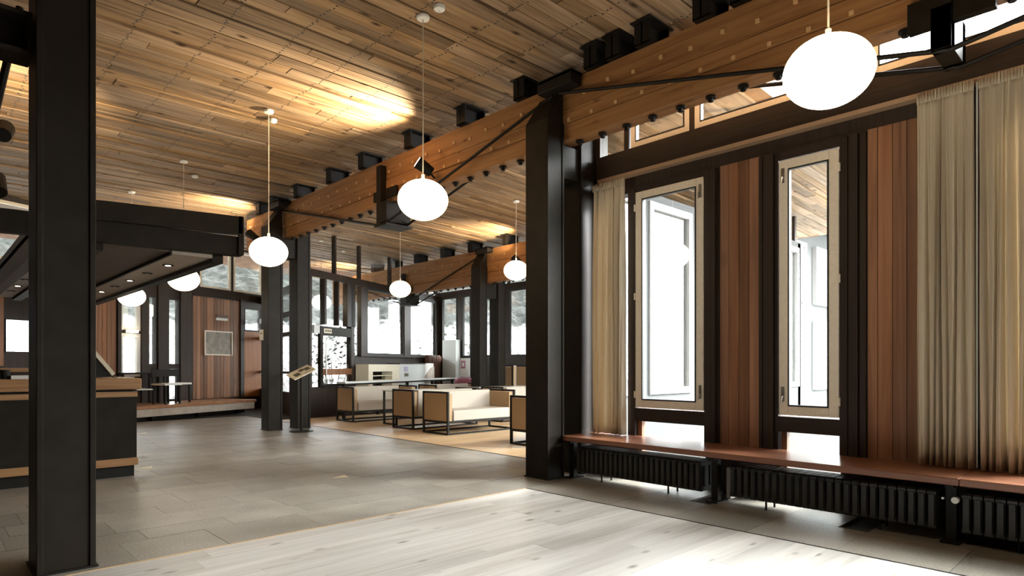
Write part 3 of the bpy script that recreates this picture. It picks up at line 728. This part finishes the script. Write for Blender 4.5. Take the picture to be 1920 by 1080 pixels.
# ------------------------------------------------------------------ pendant lamps
def pendant(x, y, z, label, dim=False, D=.47):
    r_ = thing('pendant_lamp', (x, y, z), label, 'lamp', 'opal globe pendants of the hall')
    a, b = D/2, D*.40
    prof = [(a*math.cos(t), b*math.sin(t)) for t in [R(-88+176*k/22) for k in range(23)]]
    MB().lathe((x, y, z), prof, 40).build('globe', 'lamp_dim' if dim else 'lamp', r_, smooth=True)
    zc = cz(x)-.012
    MB().cyl((x, y, z+b-.01), (x, y, z+b+.05), .016, 10).build('cap', 'cord', r_)
    MB().cyl((x, y, z+b+.05), (x, y, zc-.02), .0055, 6).build('cord', 'cord', r_)
    MB().lathe((x, y, zc-.03), [(.055, 0), (.062, .012), (.062, .03)], 20).build('ceiling_rose', 'white', r_)
pendant(3.69, 1.31, 2.84, 'opal globe pendant at upper right, nearest and largest')
pendant(3.46, 4.84, 2.76, 'lit opal pendant hanging before the king post in mid hall')
pendant(3.30, 8.0, 2.67, 'lit opal pendant hanging by the lectern columns, right of the canopy beam end')
pendant(3.12, 10.9, 2.59, 'lit pendant half hidden by the canopy edge, nearer of those two')
pendant(2.96, 13.5, 2.51, 'lit pendant half hidden by the canopy edge, farther of those two')
pendant(8.35, 8.64, 3.03, 'lit pendant over the sofas partly hidden by the bench-end column')
pendant(7.74, 11.68, 2.89, 'dimly glowing cream pendant over the lounge before the far beam', True)
pendant(7.50, 14.9, 2.82, 'lit pendant near the glazed entrance, farthest in the lounge')
# ceiling detectors
for x, y, lab in ((3.47, 4.60, 'small white detector beside the rose of the middle pendant'), (3.46, 8.25, 'white double detector near the rose of the canopy-side pendant'), (3.5, 11.6, 'small white ceiling detector near the far hall pendants'), (8.5, 15.6, 'small ceiling detector in the lounge near the far pendant')):
    r_ = thing('smoke_detector', (x, y, cz(x)-.05), lab, 'detector')
    MB().lathe((x, y, cz(x)-.045), [(.03, -.012), (.05, 0), (.055, .03)], 18).build('housing', 'white', r_); MB().lathe((x, y, cz(x)-.062), [(.012, 0), (.014, .006)], 10).build('sensor', 'greyw', r_)

# ------------------------------------------------------------------ spotlights that wash the ceiling
def spot(loc, target, label, arm, power=260, size=70, blend=.7):
    r_ = thing('spotlight', loc, label, 'lamp', None)
    p = Vector(loc); d = (Vector(target)-p).normalized()
    MB().cyl(p-d*.14, p+d*.09, .066, 14, .085).build('head', 'black', r_)
    MB().cyl(p+d*.088, p+d*.092, .072, 14).build('lens', 'down', r_)
    MB().cyl(p-d*.03, arm, .014, 8).build('arm', 'black', r_)
    ld = bpy.data.lights.new('spot_beam', 'SPOT'); lo = bpy.data.objects.new('spot_beam', ld); C.objects.link(lo)
    lo.parent = r_; lo.location = d*.11; ld.energy = power; ld.color = (1, .80, .52); ld.spot_size = R(size); ld.spot_blend = blend; ld.shadow_soft_size = .05
    lo.rotation_euler = d.to_track_quat('-Z', 'Y').to_euler()
spot((4.86, 6.80, 3.84), (3.85, 7.2, 4.5), 'black spotlight clipped to the timber beam by the middle pendant', (5.05, 6.80, 3.72), 420, 118, 1.0)
spot((9.82, 17.4, 3.52), (9.6, 17.8, 4.4), 'small bright spotlight on the far lounge beam', (10.05, 17.4, 3.45), 170, 105)
spot((.60, 7.5, 3.39), (.85, 9.3, 4.5), 'black spotlight at the left picture edge, upper one', (.1, 7.5, 3.5), 260, 60)
spot((.58, 7.9, 2.98), (.4, 9.3, 4.5), 'spotlight at the left picture edge, lower one', (.1, 7.9, 3.1), 90, 60)
spot((4.86, 12.6, 3.80), (4.4, 13.6, 4.5), 'spotlight on the beam above the canopy end', (5.05, 12.6, 3.75), 200, 105)
spot((9.86, 10.2, 3.6), (9.5, 10.9, 4.35), 'spotlight on the far beam beyond the bench-end column', (10.05, 10.2, 3.5), 170, 105)
# ------------------------------------------------------------------ lectern and notices
r_ = thing('lectern', (5.12, 10.95, 0), 'slim information lectern with a tilted picture panel before the far columns', 'lectern')
MB().lathe((5.12, 10.95, 0), [(.21, 0), (.21, .012), (.03, .018)], 28).build('base', 'black', r_)
MB().cyl((5.12, 10.95, .01), (5.12, 10.95, 1.07), .022, 12).build('pole', 'steel', r_)
uR = Vector((.7236, -.690, 0)); uF = Vector((.690, .7236, 0))
eL = (uR*.29+Vector((0, 0, .18))+uF*.25).normalized(); eS = (uR*.22-Vector((0, 0, .077))-uF*.2).normalized(); eN = eS.cross(eL)
if eN.z < 0: eN = -eN
def TP(a, b, n):            # panel: a along its long side, b along its short side, n off the surface
    p = Vector((5.12, 10.95, 1.075)) + eL*a + eS*b + eN*n
    return (p.x, p.y, p.z)
MB(TP).box(-.22, .22, -.165, .165, 0, .015).build('panel', 'paper', r_)
for a, b, w_, h_ in ((-.10, .03, .11, .13), (.03, -.06, .09, .09), (.13, -.02, .10, .12)): MB(TP).box(a-w_/2, a+w_/2, b-h_/2, b+h_/2, .015, .017).build('picture', 'print', r_)
for k in range(3): MB(TP).box(.0, .2, .08+.028*k, .086+.028*k, .015, .016).build('text_line', 'print', r_)
r_ = thing('notice', (4.70, 11.75, 1.87), 'small white notice on the column behind the lectern', 'sign')
MB().box(4.700, 4.715, 11.66, 11.84-.02, 1.68, 1.88).build('sheet', 'white', r_); MB().box(4.699, 4.70, 11.69, 11.79, 1.80, 1.82).build('text_line', 'print', r_)
r_ = thing('framed_map', TB(3.25, -.03, 1.48), 'framed pale poster on the cedar wall beyond the platform', 'picture')
m = MB(TB); a, b, z0, z1 = 2.79, 3.71, 1.48, 2.13
m.box(a, a+.03, -.055, -.02, z0, z1).box(b-.03, b, -.055, -.02, z0, z1).box(a, b, -.055, -.02, z0, z0+.03).box(a, b, -.055, -.02, z1-.03, z1).build('frame', 'frame', r_)
MB(TB).box(a+.03, b-.03, -.035, -.025, z0+.03, z1-.03).build('print', 'poster', r_)
r_ = thing('wall_sign', TB(3.36, -.03, 2.42), 'small dark and white sign above the framed poster', 'sign')
MB(TB).box(3.17, 3.55, -.05, -.02, 2.49, 2.57).build('upper_half', 'rust', r_); MB(TB).box(3.17, 3.55, -.05, -.02, 2.42, 2.488).build('lower_half', 'white', r_)
r_ = thing('wall_lamp', TB(.75, -.05, 1.96), 'bright small wall lamp between the two narrow cream windows', 'lamp')
MB(TB).box(.62, .90, -.07, -.02, 1.96, 2.03).build('backplate', 'frame_w', r_); MB(TB).box(.64, .88, -.13, -.07, 1.97, 2.02).build('bulb', 'down', r_)

# ------------------------------------------------------------------ platform, table and chairs behind the desk
def TPf(s, n, z): return (3.43+uB[0]*s-uB[1]*n, 15.06+uB[1]*s+uB[0]*n, z)
r_ = thing('timber_platform', TPf(.8, .6, 0), 'low stepped timber platform along the back wall beside the desk', 'platform')
MB(TPf).box(-6, 3.3, 0, 1.26, .265, .33).build('deck', 'platform', r_, bevel=.008)
MB(TPf).box(-6, 3.25, .02, .08, .10, .265).build('fascia', 'soffit', r_)
MB(TPf).box(-6, 3.15, .25, 1.24, 0, .265).build('plinth', 'black', r_)
for s_ in (.4, 1.6, 2.8): MB(TPf).box(s_, s_+.1, .10, .22, 0, .12).build('foot', 'black', r_)
def TT(s, n, z): return TB(s, n-.36, z)
r_ = thing('side_table', TB(.7, -.36, .33), 'dark narrow table on the platform behind the desk end', 'table')
MB(TT).box(.15, 1.15, -.2, .2, 1.01, 1.05).build('table_top', 'black', r_)
for s_ in (.2, 1.08):
    for n_ in (-.18, .14): MB(TT).box(s_, s_+.04, n_, n_+.04, .33, 1.01).build('leg', 'black', r_)
def chair(s0, n0, label):
    def TC(s, n, z): return TB(s0+s, n0+n, z)
    r_ = thing('side_chair', TB(s0, n0, .33), label, 'chair', 'dark chairs on the platform')
    MB(TC).box(-.22, .22, -.22, .22, .76, .80).build('seat', 'frame_w', r_)
    for a in (-.2, .17):
        for b in (-.2, .17): MB(TC).box(a, a+.035, b, b+.035, .33, .76).build('leg', 'black', r_)
    MB(TC).box(-.22, .22, .19, .22, .95, 1.12).build('backrest', 'black', r_)
    for a in (-.2, .17): MB(TC).box(a, a+.035, .19, .22, .80, .95).build('back_post', 'black', r_)
chair(.98, -.92, 'dark chair with pale seat on the platform, nearer the desk'); chair(1.50, -.62, 'dark chair with pale seat on the platform, beside the bright slit window')

# ------------------------------------------------------------------ lounge furniture
def sofa(x0, y0, wd, dp, face, label, ztop=.75, high=None):
    """face -1: front looks to -Y; +1: front looks to +Y. x0,y0 is the corner at low X / low Y."""
    x1, y1 = x0+wd, y0+dp; e = .035; zb = .20
    r_ = thing('lounge_sofa', (x0+wd/2, y0+dp/2, 0), label, 'sofa', 'framed sofas of the lounge')
    yf, yb = (y0, y1) if face < 0 else (y1, y0)
    s_ = 1 if face < 0 else -1
    zt = high or ztop
    # side frames: post, top rail, lower rail
    for xa in (x0, x1-e):
        m = MB(); m.box(xa, xa+e, y0, y0+e, 0, zt).box(xa, xa+e, y1-e, y1, 0, zt).box(xa, xa+e, y0+e, y1-e, zt-e, zt).box(xa, xa+e, y0+e, y1-e, zb, zb+e).box(xa, xa+e, y0+e, y1-e, 0, .028)
        m.build('side_frame', 'black', r_)
    m = MB(); m.box(x0+e, x1-e, y0, y0+e, zb, zb+e).box(x0+e, x1-e, y1-e, y1, zb, zb+e).box(x0+e, x1-e, y0, y0+e, 0, .028).box(x0+e, x1-e, y1-e, y1, 0, .028)
    m.build('base_frame', 'black', r_)
    for xa, xb in ((x0+.006, x0+.13), (x1-.13, x1-.006)): MB().box(xa, xb, y0+e, y1-e, zb+e, zt-e-.005).build('arm', 'tan', r_, bevel=.01)
    MB().box(x0+.132, x1-.132, yb-s_*.16, yb-s_*.012, zb+e, zt-.01).build('backrest', 'uphol', r_, bevel=.015)
    n = 1; sw = (wd-.27)/n
    for k in range(n): MB().box(x0+.135+sw*k+.003, x0+.135+sw*(k+1)-.003, yf+s_*.01, yb-s_*.165, zb+e, .42).build('seat_cushion', 'uphol', r_, bevel=.02)
    return r_
sofa(6.645, 8.57, 1.62, .74, -1, 'pale framed sofa in the lounge facing the hall, brightly lit by the windows')
sofa(6.63, 6.28, 1.7, .72, 1, 'pale sofa half hidden by the bench-end column, showing its tan side')
sofa(6.76, 9.78, 1.6, .70, 1, 'sofa with its tan back to the hall, left of the bright one')
sofa(6.72, 11.93, 1.65, .72, -1, 'pale framed sofa farthest left in the lounge, before the dark dado')
sofa(8.95, 12.0, 1.6, .72, -1, 'pale sofa behind the lounge columns, under the brown radiator')
sofa(9.05, 9.78, 1.6, .70, 1, 'sofa beyond the bright one, only its arm showing beside the bench-end column')
sofa(10.75, 11.25, .85, .75, -1, 'tall tan armchair right of the far column pair', high=1.22)
def table(x0, x1, y0, y1, z, label):
    r_ = thing('lounge_table', ((x0+x1)/2, (y0+y1)/2, 0), label, 'table', 'thin framed lounge tables')
    MB().box(x0, x1, y0, y1, z-.018, z).build('table_top', 'tableglass', r_)
    for xa in (x0+.02, x1-.055):
        m = MB(); m.box(xa, xa+.035, y0+.02, y0+.055, 0, z-.018).box(xa, xa+.035, y1-.055, y1-.02, 0, z-.018).box(xa, xa+.035, y0+.055, y1-.055, 0, .03)
        m.build('leg_frame', 'black', r_)
table(7.0, 8.9, 10.72, 11.25, .70, 'long thin table between the two left sofas')
table(9.1, 11.2, 10.6, 11.1, .72, 'long thin table in front of the lounge columns')
def TR(s, n, z): return TL(s, n-1.0, z)
r_ = thing('bar_rail', TL(2.6, -1.0, 0), 'long dark bar rail with a steel top in front of the cabinets', 'railing')
MB(TR).box(-.1, 5.6, -.12, .12, .80, .84).build('rail_top', 'greyw', r_)
MB(TR).box(-.1, 5.6, -.10, .10, .76, .80).build('apron', 'black', r_)
for s_ in (0, 1.4, 2.8, 4.2, 5.5): MB(TR).box(s_-.03, s_+.03, -.03, .03, 0, .76).build('leg', 'black', r_)
r_ = thing('round_stool', (11.1, 13.55, 0), 'small mauve upholstered stool near the lounge columns', 'stool')
p = (11.1, 13.55, 0)
MB().lathe((p[0], p[1], .45), [(.24, 0), (.28, .06), (.28, .36), (.22, .42)], 20).build('seat', 'pink', r_, smooth=True); MB().lathe((p[0], p[1], 0), [(.15, 0), (.15, .45)], 14).build('base', 'black', r_)
# cabinets along the lounge wall
r_ = thing('cream_cabinet', TL(2.56, -.25, 0), 'cream cabinet with open dark slots under the entrance-side window', 'cabinet')
MB(TL).box(1.80, 2.0, -.45, -.06, 0, 1.24).box(2.94, 3.315, -.45, -.06, 0, 1.24).box(2.0, 2.94, -.45, -.06, 1.05, 1.24).box(2.0, 2.94, -.45, -.06, 0, .6).box(2.0, 2.94, -.45, -.06, .80, .83).build('carcass', 'cream', r_)
MB(TL).box(2.0, 2.94, -.12, -.07, .60, 1.05).build('back_panel', 'black', r_)
MB(TL).box(2.0, 2.94, -.44, -.12, .93, .95).build('shelf', 'cream', r_)
r_ = thing('white_cabinet', TL(4.05, -.25, 0), 'white cabinet with small posters on its front under the lounge windows', 'cabinet')
MB(TL).box(3.32, 4.77, -.45, -.06, 0, 1.25).build('carcass', 'greyw', r_)
MB(TL).box(3.56, 3.78, -.456, -.45, 1.03, 1.18).build('poster', 'mauve', r_); MB(TL).box(3.58, 3.80, -.456, -.45, .90, .99).build('poster', 'print', r_)
MB(TL).box(3.3, 4.79, -.47, -.06, 1.25, 1.275).build('top', 'ext_dark', r_)
r_ = thing('sloped_cabinet', TL(5.1, -.25, 0), 'white end cabinet with a slanted grey side before the brown radiator', 'cabinet')
MB(TL).box(4.80, 5.42, -.40, -.06, 0, 1.28).build('carcass', 'white', r_); MB(TL).prism([(4.80, .70), (5.42, .70), (5.42, 1.18), (5.2, 1.12), (4.80, .86)], 1, -.43, -.40).build('slanted_front', 'soffit', r_)
r_ = thing('wall_radiator', TL(5.97, -.2, .15), 'tall brown ribbed radiator in the lounge corner', 'radiator')
f0 = None
for k in range(7):
    a = 5.44+.122*k
    MB(TL).box(a, a+.075, -.24, -.08, .3, 1.50).box(a+.015, a+.06, -.2, -.1, 1.50, 1.54).build('section', 'rust', r_)
MB(TL).box(5.43, 6.26, -.18, -.12, 1.25, 1.29).box(5.43, 6.26, -.18, -.12, .42, .46).build('header_pipe', 'rust', r_)
for a in (5.5, 6.16): MB(TL).box(a, a+.05, -.18, -.12, 0, .42).build('foot', 'rust', r_)
tag(MB().box(12.25, 12.44, 15.40, 16.08, 0, 2.02).build('tall_panel', 'greyw', bevel=.01), 'tall pale grey panel standing in the lounge window corner', 'panel')
r_ = thing('poster_panel', (12.42, 15.2, .85), 'white panel with a small mauve picture below the lounge window', 'sign')
MB().box(12.40, 12.47, 14.95, 15.37, .85, 1.44).build('board', 'white', r_); MB().box(12.392, 12.40, 15.10, 15.30, 1.12, 1.36).build('picture', 'pink', r_)
MB().box(12.390, 12.392, 15.15, 15.25, 1.18, 1.30).build('picture_centre', 'white', r_)

# ------------------------------------------------------------------ outdoors
g = struct(MB().box(-40, 60, -40, 70, -.8, -.30).build('ground', 'ground'))
# rocky bank with dark woods above, beyond the back walls
def hill_mat():
    m, t, n, l, p = nt('bank_rock_and_woods')
    g = n.new('ShaderNodeNewGeometry'); sp = n.new('ShaderNodeSeparateXYZ'); l.new(g.outputs['Position'], sp.inputs[0])
    ns = n.new('ShaderNodeTexNoise'); ns.inputs['Scale'].default_value = .6; ns.inputs['Detail'].default_value = 6; l.new(g.outputs['Position'], ns.inputs['Vector'])
    ma = n.new('ShaderNodeMath'); ma.operation = 'MULTIPLY_ADD'; ma.inputs[1].default_value = 2.4; l.new(ns.outputs['Fac'], ma.inputs[0]); l.new(sp.outputs['Z'], ma.inputs[2])
    mr = n.new('ShaderNodeMapRange'); mr.inputs['From Min'].default_value = 4.2; mr.inputs['From Max'].default_value = 4.7; l.new(ma.outputs[0], mr.inputs['Value'])
    n2 = n.new('ShaderNodeTexNoise'); n2.inputs['Scale'].default_value = 3; n2.inputs['Detail'].default_value = 6; l.new(g.outputs['Position'], n2.inputs['Vector'])
    r1 = n.new('ShaderNodeValToRGB'); r1.color_ramp.elements[0].position = .35; r1.color_ramp.elements[1].position = .62
    r1.color_ramp.elements[0].color = (.07, .07, .068, 1); r1.color_ramp.elements[1].color = (.30, .30, .295, 1); l.new(n2.outputs['Fac'], r1.inputs['Fac'])
    r2 = n.new('ShaderNodeValToRGB'); r2.color_ramp.elements[0].position = .35; r2.color_ramp.elements[1].position = .7
    r2.color_ramp.elements[0].color = (.006, .007, .006, 1); r2.color_ramp.elements[1].color = (.022, .023, .021, 1); l.new(n2.outputs['Fac'], r2.inputs['Fac'])
    mx = n.new('ShaderNodeMix'); mx.data_type = 'RGBA'; l.new(mr.outputs[0], mx.inputs[0]); l.new(r1.outputs[0], mx.inputs[6]); l.new(r2.outputs[0], mx.inputs[7])
    l.new(mx.outputs[2], p.inputs['Base Color']); p.inputs['Roughness'].default_value = .9; p.inputs['Specular IOR Level'].default_value = .1
    return m
M['hill'] = hill_mat()
rnd = random.Random(5); vs = []; fs = []; nx, ny = 150, 44; HC = (5, 9)
for j in range(ny+1):
    for i in range(nx+1):
        a = R(36+132*i/nx); n = j/ny*30; q = 12.6+n
        z = -.35+n*.37+rnd.uniform(-.2, .2)*(1 if j else 0)
        vs.append((HC[0]+q*math.cos(a)+rnd.uniform(-.12, .12), HC[1]+q*math.sin(a)+rnd.uniform(-.12, .12), z))
for j in range(ny):
    for i in range(nx): fs.append((j*(nx+1)+i, j*(nx+1)+i+1, (j+1)*(nx+1)+i+1, (j+1)*(nx+1)+i))
m = MB(); m.put(vs, fs); hill = struct(m.build('hillside', 'hill'))
rb = random.Random(11)
for k in range(36):                                   # boulders seen through the left window and the door
    s = -2.9+.62*(k % 9)+rb.uniform(-.06, .06); n = 5.2+.8*(k//9); r0 = rb.uniform(.24, .33)
    p = TB(s, n, 0); n2 = math.hypot(p[0]-HC[0], p[1]-HC[1])-12.6; p = (p[0], p[1], -.35+max(0, n2)*.37+.15)
    m = MB(); m.lathe(p, [(r0*.5*rb.uniform(.8, 1.2), -r0*.7), (r0*rb.uniform(.85, 1.1), -r0*.2), (r0*rb.uniform(.8, 1.0), r0*.3), (r0*.4, r0*.75)], 8)
    m.build('stone', 'rock', hill)
def shrub(p, h, label, seed):
    rnd = random.Random(seed); r_ = thing('shrub', p, label, 'plant')
    m = MB()
    for k in range(7):
        a = rnd.uniform(0, 6.28); m.cyl((p[0], p[1], p[2]), (p[0]+.5*h*math.cos(a)*rnd.random(), p[1]+.5*h*math.sin(a)*rnd.random(), p[2]+h*rnd.uniform(.6, 1)), .02, 5, .006)
    m.build('stem', 'bark', r_)
    m = MB()
    for k in range(420):
        a = rnd.uniform(0, 6.28); rr = h*.42*math.sqrt(rnd.random()); z = p[2]+h*rnd.uniform(.2, 1.05)
        c = Vector((p[0]+rr*math.cos(a), p[1]+rr*math.sin(a), z)); u = Vector((rnd.uniform(-1, 1), rnd.uniform(-1, 1), rnd.uniform(-1, 1))).normalized(); v = u.orthogonal()
        m.put([tuple(c-u*.09), tuple(c+v*.035), tuple(c+u*.09), tuple(c-v*.035)], [(0, 1, 2, 3)])
    m.build('foliage', 'leaf', r_)
p = (9.9, 18.9, -.3); shrub(p, 2.6, 'grey green shrub outside the glazed entrance', 3)
p = (14.6, 19.2, -.3); shrub(p, 2.9, 'shrub outside the lounge corner window', 4)
# neighbouring wing seen through the second window
r_ = thing('annex', (17, 8, -.3), 'pale grey neighbouring wing with white window frames seen through the narrow windows', 'building')
MB().box(13.6, 26, 6.2, 12, -.3, 4.6).build('wall', 'ext', r_)
MB().box(13.2, 26.4, 5.3, 12.4, 4.6, 4.9).build('roof', 'ext_dark', r_)
for a in (14.0, 16.4, 18.8, 21.2):
    for z0, z1 in ((.6, 2.35), (2.75, 4.2)):
        m = MB(); m.box(a, a+.1, 6.1, 6.2, z0, z1).box(a+1.7, a+1.8, 6.1, 6.2, z0, z1).box(a+.1, a+1.7, 6.1, 6.2, z0, z0+.1).box(a+.1, a+1.7, 6.1, 6.2, z1-.1, z1)
        f_ = m.build('window_frame', 'ext_frame', r_); MB().box(a+.1, a+1.7, 6.15, 6.19, z0+.1, z1-.1).build('pane', 'greyw', f_)
